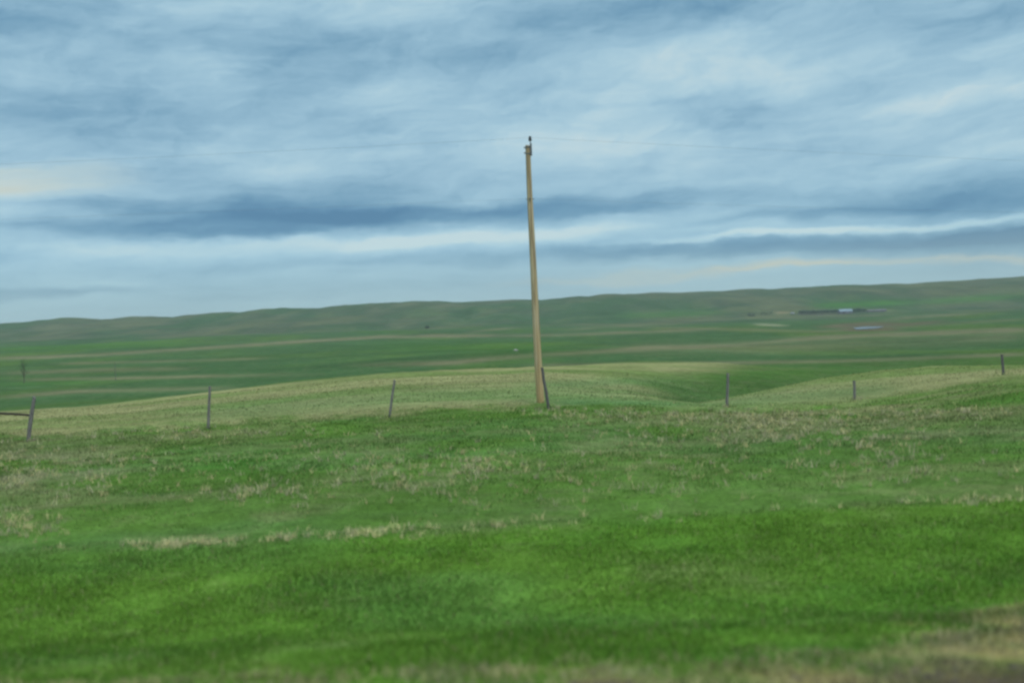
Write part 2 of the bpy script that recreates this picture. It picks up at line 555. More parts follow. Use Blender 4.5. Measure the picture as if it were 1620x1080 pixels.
# ------------------------------------------------------------------ ground sheet
def build_ground():
    uu = np.concatenate([np.linspace(-1.7, -0.72, 60, endpoint=False), np.linspace(-0.72, 0.72, 760), np.linspace(0.72, 1.7, 61)[1:]])
    back = -np.exp(np.linspace(math.log(3000), math.log(12), 30))
    Yv = np.concatenate([back, np.linspace(-10, 4.5, 12), np.linspace(4.6, 36, 330), np.exp(np.linspace(math.log(36.1), math.log(330), 300)),
                         np.exp(np.linspace(math.log(332), math.log(2900), 360)), np.exp(np.linspace(math.log(2960), math.log(8900), 24))])
    U, Y = np.meshgrid(uu, Yv)
    X = U * (np.abs(Y) + 6 * np.exp(-np.abs(Y) / 60) + 4)
    Z = height(X, Y)
    Z = np.where(Y < 1, np.where(np.abs(X) < 1e9, -0.8 * sstep(6, 20, -Y), 0), Z)
    col, th, so = cover(X, Y, Z)
    ny, nx = X.shape
    V = np.stack([X, Y, Z], -1).reshape(-1, 3)
    idx = np.arange(ny * nx).reshape(ny, nx)
    q = np.stack([idx[:-1, :-1], idx[:-1, 1:], idx[1:, 1:], idx[1:, :-1]], -1).reshape(-1, 4)
    me = np_mesh('prairie_ground', V, q.ravel(), np.arange(len(q)) * 4, np.full(len(q), 4))
    add_color(me, 'cover', col.reshape(-1, 3))
    o = link('prairie_ground', me, mat_ground())
    tag(o, kind='structure')
    Y0 = 24; print('ground z range', Z.min(), Z.max())
    return o


# ------------------------------------------------------------------ grass blades
def blades(name, X, Y, H, W, col, lean=0.45, mat=None):
    n = len(X)
    Z = height(X, Y) - 0.01
    th = rng.uniform(0, 2 * math.pi, n)           # facing
    la = rng.uniform(0, 2 * math.pi, n)           # lean direction
    ln = H * lean * rng.uniform(0.2, 1.4, n)
    wx, wy = np.cos(th) * W / 2, np.sin(th) * W / 2
    lx, ly = np.cos(la) * ln, np.sin(la) * ln
    V = np.empty((n, 5, 3))
    for k, (s, t, l) in enumerate(((-1, 0, 0), (1, 0, 0), (0.8, 0.55, 0.35), (-0.8, 0.55, 0.35), (0, 1, 1))):
        V[:, k, 0] = X + s * wx + l * lx
        V[:, k, 1] = Y + s * wy + l * ly
        V[:, k, 2] = Z + t * H * (1 - 0.12 * l)
    b = np.arange(n)[:, None] * 5
    L = np.concatenate([b + np.array([[0, 1, 2, 3]]), b + np.array([[3, 2, 4]])], 1).ravel()
    st = (np.arange(n)[:, None] * 7 + np.array([[0, 4]])).ravel()
    to = np.tile([4, 3], n)
    me = np_mesh(name, V.reshape(-1, 3), L, st, to)
    add_color(me, 'cover', np.repeat(col, 5, 0))
    return link(name, me, mat)


def scatter(n, y0, y1, power=1.0, half=0.66, margin=3.5):
    """random places in the wedge in front of the camera; more of them close by when power > 1"""
    t = rng.random(n) ** power
    Y = y0 + (y1 - y0) * t
    X = (rng.random(n) * 2 - 1) * (half * Y + margin)
    # even density across rows: thin out narrow rows
    keep = rng.random(n) < (half * Y + margin) / (half * y1 + margin) * 1.0
    return X[keep], Y[keep]


def build_grass(mat):
    # mown verge
    X, Y = scatter(300000, 5.6, 15.3, 1.0)
    Z = height(X, Y)
    col, th, so = cover(X, Y, Z)
    keep = rng.random(len(X)) < (1 - 0.93 * so) * (1 - 0.6 * th) * (1 - 0.75 * sstep(13.6, 15.1, Y))
    X, Y, col, th = X[keep], Y[keep], col[keep], th[keep]
    n = len(X)
    H = rng.uniform(0.03, 0.08, n) * (1 + 0.5 * fbm(X / 0.9, Y / 0.9, 81, 3))
    W = rng.uniform(0.005, 0.010, n)
    col = col * rng.uniform(0.8, 1.35, (n, 1)) * (1 + rng.uniform(-0.12, 0.12, (n, 3)))
    dry = rng.random(n) < 0.05 + 0.45 * th
    col[dry] = TAN * rng.uniform(0.8, 1.5, (dry.sum(), 1))
    o = blades('verge_grass', X, Y, H, W, np.clip(col, 0, 0.8), 0.6, mat)
    tag(o, 'short bright green mown grass filling the roadside verge', 'grass', kind='stuff')
    # rough prairie grass up to the fence and a bit beyond
    X, Y = scatter(420000, 15.0, 44.0, 1.0)
    kk = rng.random(len(X)) < (1 - 0.8 * sstep(24, 40, Y)) * (0.22 + 0.78 * sstep(15.2, 19.5, Y))
    X, Y = X[kk], Y[kk]
    cl = fbm(X / 0.8, Y / 0.8, 83, 3)
    keep = rng.random(len(X)) < 0.75 + 0.3 * cl
    X, Y, cl = X[keep], Y[keep], cl[keep]
    Z = height(X, Y)
    col, th, so = cover(X, Y, Z)
    n = len(X)
    H = rng.uniform(0.03, 0.10, n) * (1 + 0.5 * cl) * (1 - 0.35 * sstep(34, 40, Y)) * (0.55 + 0.45 * sstep(15, 19, Y))
    W = np.maximum(0.010, Y * 0.0005) * rng.uniform(0.7, 1.3, n)
    col = col * rng.uniform(1.0, 1.3, (n, 1)) * (1 + rng.uniform(-0.1, 0.1, (n, 3)))
    dry = rng.random(n) < np.clip(0.05 + 0.16 * fbm(X / 1.3, Y / 1.1, 85, 3), 0.02, 0.5)
    col[dry] = DRYB * rng.uniform(0.8, 1.3, (dry.sum(), 1))
    col = col * (1 + 0.35 * above(*project(X, Y, Z), BROW, 4))[:, None]
    o = blades('prairie_grass', X, Y, H, W, np.clip(col, 0, 0.8), 0.6, mat)
    tag(o, 'taller unmown green prairie grass between verge and fence', 'grass', kind='stuff')
    # pasture grass behind the fence
    X, Y = scatter(60000, 42.0, 110.0, 1.0, margin=6)
    Z = height(X, Y)
    col, th, so = cover(X, Y, Z)
    n = len(X)
    H = rng.uniform(0.04, 0.13, n)
    W = Y * 0.0007 * rng.uniform(0.7, 1.4, n)
    col = 1.3 * col * rng.uniform(0.8, 1.3, (n, 1)) * (1 + rng.uniform(-0.08, 0.08, (n, 3)))
    o = blades('pasture_grass', X, Y, H, W, np.clip(col, 0, 0.8), 0.7, mat)
    tag(o, 'pale dry pasture grass on the rise behind the fence posts', 'grass', kind='stuff')
    # dry stalks: along the mowing edge, in loose clumps on the rough slope, on the shoulder
    XS, YS, HS, CS = [], [], [], []

    def clump(cx, cy, n, r, h0, h1, c, cv=0.25):
        XS.append(cx + rng.normal(0, r, n)); YS.append(cy + rng.normal(0, r * 0.7, n))
        HS.append(rng.uniform(h0, h1, n)); CS.append(np.array(c) * rng.uniform(1 - cv, 1 + cv, (n, 1)))

    STR = np.array([0.68, 0.63, 0.31])
    GREY = np.array([0.50, 0.48, 0.29])
    edge = [(0, 880), (230, 864), (330, 856), (470, 850), (600, 842), (720, 834), (830, 829), (1050, 820), (1450, 801), (1620, 795)]
    dens = [(0, 80, 0.12), (80, 225, 0.2), (225, 350, 1.0), (350, 420, 0.35), (420, 480, 0.8), (480, 530, 0.4), (530, 640, 0.95),
            (640, 740, 0.35), (740, 830, 0.5), (830, 990, 0.12), (990, 1060, 0.4), (1060, 1220, 0.1), (1220, 1240, 0.4), (1240, 1440, 0.15), (1440, 1620, 0.55)]
    for a, b, d in dens:
        for _ in range(int((b - a) * 0.62 * d * d + 1)):
            px = random.gauss(random.choice([a + (b - a) * q for q in (.15, .4, .62, .9)]), (b - a) * 0.14 + 3)
            py = np.interp(px, [e[0] for e in edge], [e[1] for e in edge])
            r = ray(px, py)
            y0 = 15.05 + random.gauss(0, 0.2)
            clump(r[0] * 15.05, y0, random.randint(3, 12), 0.045, 0.04, 0.15, STR * 1.1 if random.random() < 0.75 else GREY)
    for cx, cy, rx, ry, k in ((60, 745, 150, 40, 170), (660, 745, 120, 32, 90), (760, 735, 60, 20, 50), (320, 740, 300, 60, 80), (420, 780, 120, 16, 50),
                              (1230, 680, 120, 26, 150), (1380, 700, 110, 40, 80), (1020, 690, 160, 35, 70), (1480, 650, 140, 16, 90),
                              (1200, 660, 250, 10, 130), (300, 690, 300, 10, 60), (40, 830, 60, 22, 50), (900, 760, 500, 50, 140), (930, 655, 120, 8, 50), (1370, 745, 200, 30, 60)):
        for _ in range(k):
            px, py = random.gauss(cx, rx * 0.55), random.gauss(cy, ry * 0.55)
            if py < 648:
                continue
            x, y, z = ground_hit_fast(px, py)
            if y < 15.3 or y > 45:
                continue
            clump(x, y, random.randint(4, 12), 0.03 + 0.0012 * y, 0.08, 0.20, STR * 0.85 if random.random() < 0.45 else GREY)
    for _ in range(300):
        px = random.uniform(-150, 1770)
        ys = np.interp(px, [0, 420, 800, 1000, 1300, 1450, 1620], [1090, 1068, 1064, 1046, 1022, 988, 954])
        py = ys + random.uniform(0, 1) ** 0.8 * 130 + random.gauss(0, 8)
        r = ray(px, py)
        y = 2.35 / max(-r[2], 0.25)
        y = max(y, 5.5)
        clump(r[0] * y, y, random.randint(20, 60), 0.10, 0.02, 0.10, (STR if random.random() < 0.7 else GREY) * random.uniform(.4, .85), 0.25)
    for px, py, yy in ((44, 687, 32.0), (329, 673, 32.5), (615.5, 655, 33.2), (868, 646, 34.0), (1149.5, 652, 34.6), (1353, 646, 37.5), (1588, 608, 41.0), (856, 641, 37.5)):
        r = ray(px, py)
        for _ in range(6):
            g = random.random() < 0.5
            clump(r[0] * yy + random.gauss(0, 0.16), yy + random.uniform(-0.35, 0.1), 7, 0.10, 0.08, 0.26, (np.array([0.17, 0.26, 0.07]) if g else GREY))
    X = np.concatenate(XS); Y = np.concatenate(YS); H = np.concatenate(HS); col = np.concatenate(CS)
    W = np.maximum(0.006, Y * 0.00055) * rng.uniform(0.7, 1.3, len(X))
    o = blades('dry_grass', X, Y, H, W, np.clip(col, 0, 0.8), 0.8, mat)
    tag(o, 'straw coloured dry grass stalks along the mowing edge and road shoulder', 'dry grass', kind='stuff')


_GY = np.exp(np.linspace(math.log(6), math.log(60), 500))


def ground_hit_fast(px, py):
    r = ray(px, py)
    below = (EYE + r[2] * _GY) <= height(r[0] * _GY, _GY)
    i = int(np.argmax(below)) if below.any() else 499
    return float(r[0] * _GY[i]), float(_GY[i]), 0.0


# ------------------------------------------------------------------ go
build_ground()
gm = mat_blades('grass_blades')
build_grass(gm)

asphalt = mat_simple('asphalt', (0.05, 0.05, 0.052), 0.9, (0.032, 0.032, 0.033), 30, coords='Object', bump=0.4)
paintm = mat_simple('road_paint', (0.7, 0.7, 0.66), 0.7, (0.5, 0.5, 0.47), 12)

# road under the camera, its ragged outer edge just inside the lower right corner
mb = MB()
xs = np.linspace(-120, 120, 900)
top, vs, fs = 0.03, [], []
for i, x in enumerate(xs):
    e = 5.72 + 0.06 * float(fbm(np.array([x / 0.5]), np.array([0.3]), 91, 3)[0]) 
    vs += [(x, -5.2, top), (x, e - 0.05, top), (x, e + 0.03, -0.03)]
for i in range(len(xs) - 1):
    a = i * 3
    fs += [(a, a + 3, a + 4, a + 1), (a + 1, a + 4, a + 5, a + 2)]
mb.add(vs, fs)
tag(mb.build('road', asphalt, None), kind='structure')
mb = MB()
mb.add([(-120, 4.9, .034), (120, 4.9, .034), (120, 5.02, .034), (-120, 5.02, .034)], [(0, 1, 2, 3)])
tag(mb.build('road_edge_line', paintm, None, smooth=False), kind='structure')

# shoulder gravel
gv = mat_simple('gravel_stone', (0.13, 0.105, 0.08), 0.9, (0.05, 0.042, 0.035), 9)
ico = [(0, 0, 1), (.9, 0, .3), (.28, .85, .3), (-.72, .53, .3), (-.72, -.53, .3), (.28, -.85, .3), (0, 0, -.6)]
icf = [(0, 1, 2), (0, 2, 3), (0, 3, 4), (0, 4, 5), (0, 5, 1), (6, 2, 1), (6, 3, 2), (6, 4, 3), (6, 5, 4), (6, 1, 5)]
mb = MB()
gx, gy = rng.uniform(-6.5, 7.5, 5200), 5.75 + np.abs(rng.normal(0, 0.65, 5200))
gz = height(gx, gy)
_, gth, gso = cover(gx, gy, gz)
for x, y, z, s_ in zip(gx, gy, gz, gso):
    if random.random() > s_ * 0.9:
        continue
    s = random.choice((0.008, 0.012, 0.016, 0.026)) * random.uniform(0.7, 1.3)
    a = random.uniform(0, 6.3)
    mb.add([(x + (p[0] * math.cos(a) - p[1] * math.sin(a)) * s * 1.3, y + (p[0] * math.sin(a) + p[1] * math.cos(a)) * s, z + p[2] * s * 0.7) for p in ico], icf)
tag(mb.build('shoulder_gravel', gv, None, smooth=False), 'loose grey brown gravel on the bare road shoulder', 'gravel', kind='stuff')


# ------------------------------------------------------------------ wooden things
def mat_pole():
    m, nt, out = new_mat('pole_wood')
    b = N(nt, 'ShaderNodeBsdfPrincipled')
    b.inputs['Roughness'].default_value = 0.85
    b.inputs['Specular IOR Level'].default_value = 0.2
    tc = N(nt, 'ShaderNodeTexCoord')
    mp = N(nt, 'ShaderNodeMapping'); mp.inputs['Scale'].default_value = (14, 14, 0.5)
    nt.links.new(tc.outputs['Object'], mp.inputs['Vector'])
    no = N(nt, 'ShaderNodeTexNoise'); no.inputs['Scale'].default_value = 1.0; no.inputs['Detail'].default_value = 6
    nt.links.new(mp.outputs[0], no.inputs['Vector'])
    rp = N(nt, 'ShaderNodeValToRGB')
    rp.color_ramp.elements[0].position = 0.34; rp.color_ramp.elements[0].color = (0.20, 0.165, 0.12, 1)
    rp.color_ramp.elements[1].position = 0.68; rp.color_ramp.elements[1].color = (0.54, 0.47, 0.34, 1)
    e = rp.color_ramp.elements.new(0.5); e.color = (0.44, 0.345, 0.20, 1)
    nt.links.new(no.outputs['Fac'], rp.inputs[0])
    # ochre, creosote-stained flank and butt; greyer weathered side
    sx = N(nt, 'ShaderNodeSeparateXYZ'); nt.links.new(tc.outputs['Object'], sx.inputs[0])
    no2 = N(nt, 'ShaderNodeTexNoise'); no2.inputs['Scale'].default_value = 0.9; no2.inputs['Detail'].default_value = 5
    nt.links.new(tc.outputs['Object'], no2.inputs['Vector'])
    hm = N(nt, 'ShaderNodeMapRange'); hm.inputs['From Min'].default_value = 0.0; hm.inputs['From Max'].default_value = 3.2
    hm.inputs['To Min'].default_value = 0.85; hm.inputs['To Max'].default_value = 0.15
    nt.links.new(sx.outputs['Z'], hm.inputs['Value'])
    ad = N(nt, 'ShaderNodeMath', operation='MULTIPLY_ADD'); ad.inputs[1].default_value = 1.2
    nt.links.new(no2.outputs['Fac'], ad.inputs[0])
    sb = N(nt, 'ShaderNodeMath', operation='SUBTRACT'); sb.inputs[1].default_value = 0.6; sb.use_clamp = False
    nt.links.new(hm.outputs[0], sb.inputs[0]); nt.links.new(sb.outputs[0], ad.inputs[2])
    ad.use_clamp = True
    mx = N(nt, 'ShaderNodeMix', data_type='RGBA')
    nt.links.new(ad.outputs[0], mx.inputs['Factor'])
    nt.links.new(rp.outputs[0], mx.inputs['A'])
    mx.inputs['B'].default_value = (0.39, 0.275, 0.12, 1)
    # drying checks: thin dark vertical cracks
    mpc = N(nt, 'ShaderNodeMapping'); mpc.inputs['Scale'].default_value = (40, 40, 0.6)
    nt.links.new(tc.outputs['Object'], mpc.inputs['Vector'])
    nc = N(nt, 'ShaderNodeTexNoise'); nc.inputs['Scale'].default_value = 1.0; nc.inputs['Detail'].default_value = 3
    nt.links.new(mpc.outputs[0], nc.inputs['Vector'])
    rc_ = N(nt, 'ShaderNodeMapRange'); rc_.inputs['From Min'].default_value = 0.60; rc_.inputs['From Max'].default_value = 0.68
    rc_.inputs['To Max'].default_value = 0.7
    nt.links.new(nc.outputs['Fac'], rc_.inputs['Value'])
    mc = N(nt, 'ShaderNodeMix', data_type='RGBA'); mc.inputs['B'].default_value = (0.07, 0.055, 0.04, 1)
    nt.links.new(rc_.outputs[0], mc.inputs['Factor']); nt.links.new(mx.outputs['Result'], mc.inputs['A'])
    nt.links.new(mc.outputs['Result'], b.inputs['Base Color'])
    bp = N(nt, 'ShaderNodeBump'); bp.inputs['Strength'].default_value = 0.5; bp.inputs['Distance'].default_value = 0.02
    nt.links.new(no.outputs['Fac'], bp.inputs['Height']); nt.links.new(bp.outputs[0], b.inputs['Normal'])
    nt.links.new(b.outputs[0], out.inputs['Surface'])
    return m


pole_wood = mat_pole()
post_wood = mat_simple('post_wood', (0.25, 0.24, 0.225), 0.9, (0.08, 0.075, 0.07), 3, (22, 22, 1.6), bump=0.5)
post_dark = mat_simple('post_dark_wood', (0.15, 0.145, 0.14), 0.9, (0.07, 0.066, 0.063), 3, (30, 30, 2.5), bump=0.5)
rail_wood = mat_simple('rail_wood', (0.07, 0.055, 0.042), 0.9, (0.035, 0.03, 0.025), 4, (3, 30, 30))
galv = mat_simple('galvanised_steel', (0.20, 0.21, 0.21), 0.55, (0.11, 0.115, 0.115), 20, metal=0.6)
porc = mat_simple('porcelain', (0.05, 0.048, 0.05), 0.25, (0.03, 0.03, 0.03), 6)
wirem = mat_simple('aluminium_wire', (0.2, 0.21, 0.22), 0.6, (0.15, 0.16, 0.17), 6, metal=0.3)


def at(px, py, Y):
    r = ray(px, py)
    return Vector((r[0] * Y, Y, EYE + r[2] * Y))


# ---- utility pole
bx_, PY, _ = ground_hit(856, 641, 30, 60)
PY = max(37.5, min(PY, 41.0))
base = at(856, 641, PY); gz0 = float(height(np.array([base.x]), np.array([base.y]))[0])
base.z = gz0
print('pole', base, PY)
root = empty('utility_pole', base)
bpy.context.view_layer.update()
tag(root, 'tall bare wooden utility pole with one insulator on top, behind the fence line', 'utility pole')
line = [(856.6, 651), (855.3, 636), (852.3, 590), (849.5, 540), (846.6, 480), (844.2, 430), (841.2, 370), (838.3, 315), (836.4, 270), (835.0, 230.5)]
pts = [at(a, b, PY) for a, b in line]
rad = [0.150, 0.148, 0.143, 0.138, 0.131, 0.124, 0.115, 0.106, 0.098, 0.094]
mb = MB(); mb.tube(pts, rad, 18, 0.02, 3, 0.15)
mb.build('shaft', pole_wood, root)
top = pts[-1]
nb = pts[-3]
# steel ridge-pin bracket bolted on the right face
mb = MB()
mb.box((top.x + 0.112, PY - 0.02, top.z - 0.17), (0.07, 0.16, 0.42))
mb.tube([(top.x + 0.012, PY, top.z - 0.33), (top.x + 0.012, PY, top.z - 0.29)], [0.112, 0.112], 18)
mb.tube([(top.x + 0.002, PY, top.z - 0.09), (top.x + 0.002, PY, top.z - 0.05)], [0.110, 0.110], 18)
mb.box((top.x + 0.112, PY - 0.03, top.z + 0.045), (0.075, 0.06, 0.05))
mb.tube([(top.x + 0.115, PY, top.z - 0.02), (top.x + 0.095, PY, top.z + 0.20)], [0.018, 0.016], 8)
br = mb.build('pin_bracket', galv, root)
mb = MB()
ip = Vector((top.x + 0.095, PY, top.z + 0.17))
for z0, r0 in ((0, .034), (.02, .062), (.05, .068), (.06, .044), (.085, .040), (.095, .058), (.125, .054), (.135, .036), (.16, .034), (.185, .020)):
    pass
prof = [(0.0, .030), (.005, .060), (.03, .072), (.055, .050), (.065, .040), (.075, .064), (.105, .060), (.12, .038), (.135, .036), (.145, .050), (.165, .048), (.18, .022)]
mb.tube([ip + Vector((0, 0, a)) for a, b in prof], [b for a, b in prof], 14)
mb.build('insulator', porc, root)
for zz in (-0.07, -0.27):
    mb = MB()
    mb.tube([(top.x - 0.165, PY, top.z + zz), (top.x + 0.155, PY, top.z + zz)], [0.014, 0.014], 8)
    mb.box((top.x - 0.118, PY, top.z + zz), (0.02, 0.07, 0.07))
    mb.build('bolt', galv, root)
mb = MB()
mb.tube([(nb.x - 0.15, PY, nb.z), (nb.x + 0.17, PY, nb.z)], [0.014, 0.014], 8)
mb.tube([(nb.x + 0.0, PY - 0.10, nb.z), (nb.x + 0.0, PY - 0.17, nb.z)], [0.035, 0.035], 10)
mb.build('neutral_clamp', galv, root)


# ---- overhead wires: one sagging span each side of the pole, the ends far outside the picture
def wire(name, p, left, right, r, label):
    """left/right: (photo px, py, Y) that the span passes; its far support is level-ish at 90 m"""
    def span(p0, mid, L):
        out = []
        for i in range(1, 91):
            t = i / 90
            x = p0.x + L * t
            y = p0.y + (mid.y - p0.y) * (x - p0.x) / (mid.x - p0.x)
            # parabola through p0 and mid whose lowest point lies mid-span
            tm = (mid.x - p0.x) / L
            endz = p0.z + mid_end
            sagc = (p0.z + (endz - p0.z) * tm - mid.z) / (tm * (1 - tm))
            z = p0.z + (endz - p0.z) * t - sagc * t * (1 - t)
            out.append(Vector((x, y, z)))
        return out
    mid_end = 0.3
    a = span(p, at(*left), -85)
    mid_end = -0.6
    b = span(p, at(*right), 85)
    pts = a[::-1] + [p] + b
    mb = MB(); mb.tube(pts, [r] * len(pts), 6)
    o = mb.build(name, wirem, None, origin=p)
    tag(o, label, 'wire', 'overhead wires on the utility pole')


wire('overhead_wire', ip + Vector((0, 0, 0.13)), (0, 260, 36.0), (1560, 252, 44.0), 0.0026,
     'thin upper power wire tied to the insulator on the pole top')
wire('overhead_wire', Vector((nb.x, PY - 0.165, nb.z)), (0, 347, 36.0), (1560, 335, 44.0), 0.0019,
     'faint lower neutral wire clamped to the pole below its top')


# ---- fence posts
def post(line, Y, r, mat, label, seed, slope=0.3):
    b = at(*line[-1], Y)
    g = float(height(np.array([b.x]), np.array([Y]))[0])
    pts = [at(a, c, Y) for a, c in line]
    pts[-1].z = min(pts[-1].z, g)
    down = Vector(pts[-1]); down.z -= 0.35
    pts = [down] + pts[::-1]
    full = [pts[0]]
    for i in range(1, len(pts)):
        for k in (0.5, 1.0):
            full.append(pts[i - 1].lerp(pts[i], k))
    rr = random.Random(seed)
    n = len(full)
    mb = MB()
    mb.tube([p + Vector((rr.gauss(0, .004), 0, 0)) for p in full], [r * 0.86 * (1.05 - 0.2 * i / n) * rr.uniform(.95, 1.05) for i in range(n)], 11, 0.07, seed, slope)
    o = mb.build('fence_post', mat, None, origin=(b.x, Y, g))
    tag(o, label, 'fence post', 'weathered wooden fence posts along the pasture')
    return o, pts


def ground_y(px, py, lo=29, hi=46):
    return ground_hit(px, py, lo, hi)[1]


pdata = [
    ([(54.5, 628), (50, 655), (44, 687)], 0.072, post_wood, 'light grey post leaning right at far left, a dark rail nailed to it', .7),
    ([(332, 611), (331, 640), (329, 673)], 0.055, post_wood, 'upright grey post second from the left, between the railed post and a leaning one', .2),
    ([(624.5, 601), (620, 630), (615.5, 655)], 0.050, post_wood, 'thin post leaning right, first one left of the utility pole', .9),
    ([(858, 581), (860.5, 602), (864.5, 622), (868.5, 646)], 0.062, post_dark, 'crooked dark post leaning left against the foot of the utility pole', .2),
    ([(1151.5, 590), (1151, 620), (1149.5, 652)], 0.058, post_wood, 'upright weathered post standing at the foot of the pale knoll', .2),
    ([(1351, 602), (1352, 622), (1353, 646)], 0.062, post_wood, 'short upright post halfway up the pale knoll slope', .3),
    ([(1585, 560.5), (1587, 585), (1588.5, 608)], 0.068, post_dark, 'dark post on top of the knoll near the right edge', .2),
]
plist = []
for i, (ln, r, m, lab, sl) in enumerate(pdata):
    Y = ground_y(*ln[-1])
    Y = min(max(Y, 31.0), 44.0)
    Y = [32.0, 32.5, 33.2, 34.0, 34.6, 37.5, 41.0][i]
    o, pts = post(ln, Y, r, m, lab, 100 + i, sl)
    plist.append((o, pts, Y))
    print('post', i, Y, round((pts[-1] - pts[1]).length, 2))
# brace rail, child of the leftmost post
o, pts, Y = plist[0]
bpy.context.view_layer.update()
mb = MB()
mb.tube([at(-70, 651, Y + 0.1), at(0, 653.5, Y + 0.05), at(28, 655, Y), at(49, 656.5, Y)], [0.036, 0.036, 0.035, 0.033], 9, 0.05, 5)
mb.build('brace_rail', rail_wood, o)


# ------------------------------------------------------------------ pond
cx, cy, rx, ry, zp = POND
water, nt, out = new_mat('water')
b = N(nt, 'ShaderNodeBsdfPrincipled')
b.inputs['Base Color'].default_value = (0.06, 0.08, 0.09, 1)
b.inputs['Roughness'].default_value = 0.38
no = N(nt, 'ShaderNodeTexNoise'); no.inputs['Scale'].default_value = 1.5
geo = N(nt, 'ShaderNodeNewGeometry'); nt.links.new(geo.outputs['Position'], no.inputs['Vector'])
bp = N(nt, 'ShaderNodeBump'); bp.inputs['Strength'].default_value = 0.05; nt.links.new(no.outputs[0], bp.inputs['Height'])
nt.links.new(bp.outputs[0], b.inputs['Normal']); nt.links.new(b.outputs[0], out.inputs['Surface'])
vs = [(cx, cy, zp)]
for k in range(48):
    a = 2 * math.pi * k / 48
    q = 1.0 + 0.12 * math.sin(3 * a + 1) + 0.08 * math.sin(5 * a)
    yy = cy + ry * q * math.sin(a)
    vs.append((cx * yy / cy + rx * q * math.cos(a), yy, zp))
mb = MB(); mb.add(vs, [(0, 1 + k, 1 + (k + 1) % 48) for k in range(48)])
tag(mb.build('pond', water, None, smooth=False), kind='structure')
print('pond', POND)
for f in (0.5, 0.7, 0.8, 0.9, 0.95, 1.0):
    yy = cy * f
    print('  los', yy, EYE + (zp - EYE) * f, float(height(np.array([cx * f]), np.array([yy]))[0]))


# ------------------------------------------------------------------ far farmstead
roofm = mat_simple('pale_metal_roof', (0.20, 0.27, 0.31), 0.6, (0.16, 0.22, 0.26), 0.4)
wallm = mat_simple('barn_wall', (0.16, 0.17, 0.17), 0.8, (0.10, 0.10, 0.10), 0.8, (1, 1, .2))
roof2 = mat_simple('grey_barn_roof', (0.14, 0.14, 0.14), 0.7, (0.10, 0.10, 0.10), 0.5)
doorm = mat_simple('barn_door', (0.05, 0.045, 0.04), 0.8, None, 1)
whitem = mat_simple('white_panel', (0.4, 0.43, 0.43), 0.6, (0.3, 0.32, 0.32), 2)
glass = mat_simple('dark_glass', (0.02, 0.025, 0.03), 0.15, None, 1)
rubber = mat_simple('rubber', (0.02, 0.02, 0.02), 0.8, None, 1)


def gp(px, py, lo=900):
    x, y, z = ground_hit(px, py, lo)
    return Vector((x, y, float(height(np.array([x]), np.array([y]))[0])))


def shed(name, p, w, d, hw, hr, wm, rm, label, cat, rz=0.0):
    root = empty(name, p); bpy.context.view_layer.update()
    tag(root, label, cat)
    mb = MB()
    mb.box((p.x, p.y, p.z + hw / 2 - 0.5), (w, d, hw + 1))
    for s in (-1, 1):
        x = p.x + s * (w / 2 - 0.01)
        mb.add([(x, p.y - d / 2, p.z + hw), (x, p.y + d / 2, p.z + hw), (x, p.y, p.z + hw + hr)], [(0, 1, 2)])
    mb.build('wall', wm, root, smooth=False)
    mb = MB()
    t = 0.15
    for s in (-1, 1):
        y0, y1 = p.y + s * (d / 2 + 0.5), p.y
        z0, z1 = p.z + hw - 0.5 * hr / (d / 2) + 0.02, p.z + hw + hr + 0.02
        x0, x1 = p.x - w / 2 - 0.4, p.x + w / 2 + 0.4
        mb.add([(x0, y0, z0), (x1, y0, z0), (x1, y1, z1), (x0, y1, z1), (x0, y0, z0 + t), (x1, y0, z0 + t), (x1, y1, z1 + t), (x0, y1, z1 + t)],
               [(0, 1, 2, 3), (4, 5, 6, 7), (0, 1, 5, 4), (1, 2, 6, 5), (3, 0, 4, 7)])
    mb.build('roof', rm, root, smooth=False)
    mb = MB(); mb.box((p.x - w * 0.2, p.y - d / 2 - 0.05, p.z + 0.9), (w * 0.18, 0.08, min(hw - 0.4, 2.6)))
    mb.build('door', doorm, root, smooth=False)
    mb = MB(); mb.box((p.x + w * 0.25, p.y - d / 2 - 0.05, p.z + hw * 0.6), (w * 0.08, 0.08, 0.9))
    mb.build('window', glass, root, smooth=False)
    return root


p = gp(1337, 495.5); S = p.y / FPX       # metres per photograph pixel at the farm
print('farm', p, S)
shed('farm_shed', p, 20 * S, 12, 3.0 * S, 3.6 * S, wallm, roofm, 'long far shed with a pale shining metal roof below the ridge', 'shed')
p2 = gp(1386, 492.5)
shed('low_barn', p2, 30 * S, 10, 1.3 * S, 1.7 * S, wallm, roof2, 'low grey barn right of the pale roofed shed, beside dry ground', 'barn')

# small white stock trailer at the left end of the yard
p3 = gp(1254, 497)
root = empty('stock_trailer', p3); bpy.context.view_layer.update()
tag(root, 'small white trailer at the left end of the dark tree row', 'trailer')
mb = MB(); mb.box((p3.x, p3.y, p3.z + 2.1), (5.5, 2.4, 2.6)); mb.build('body', whitem, root, smooth=False)
mb = MB(); mb.box((p3.x - 1.3, p3.y - 1.22, p3.z + 2.4), (1.2, 0.04, 0.7)); mb.build('window', glass, root, smooth=False)
mb = MB(); mb.tube([(p3.x - 2.7, p3.y, p3.z + 0.9), (p3.x - 4.1, p3.y, p3.z + 0.6)], [0.08, 0.08], 8); mb.build('tow_bar', galv, root)
for s in (-0.6, 0.6):
    mb = MB(); mb.tube([(p3.x + s, p3.y - 1.3, p3.z + 0.42), (p3.x + s, p3.y + 1.3, p3.z + 0.42)], [0.42, 0.42], 14); mb.build('wheel', rubber, root)

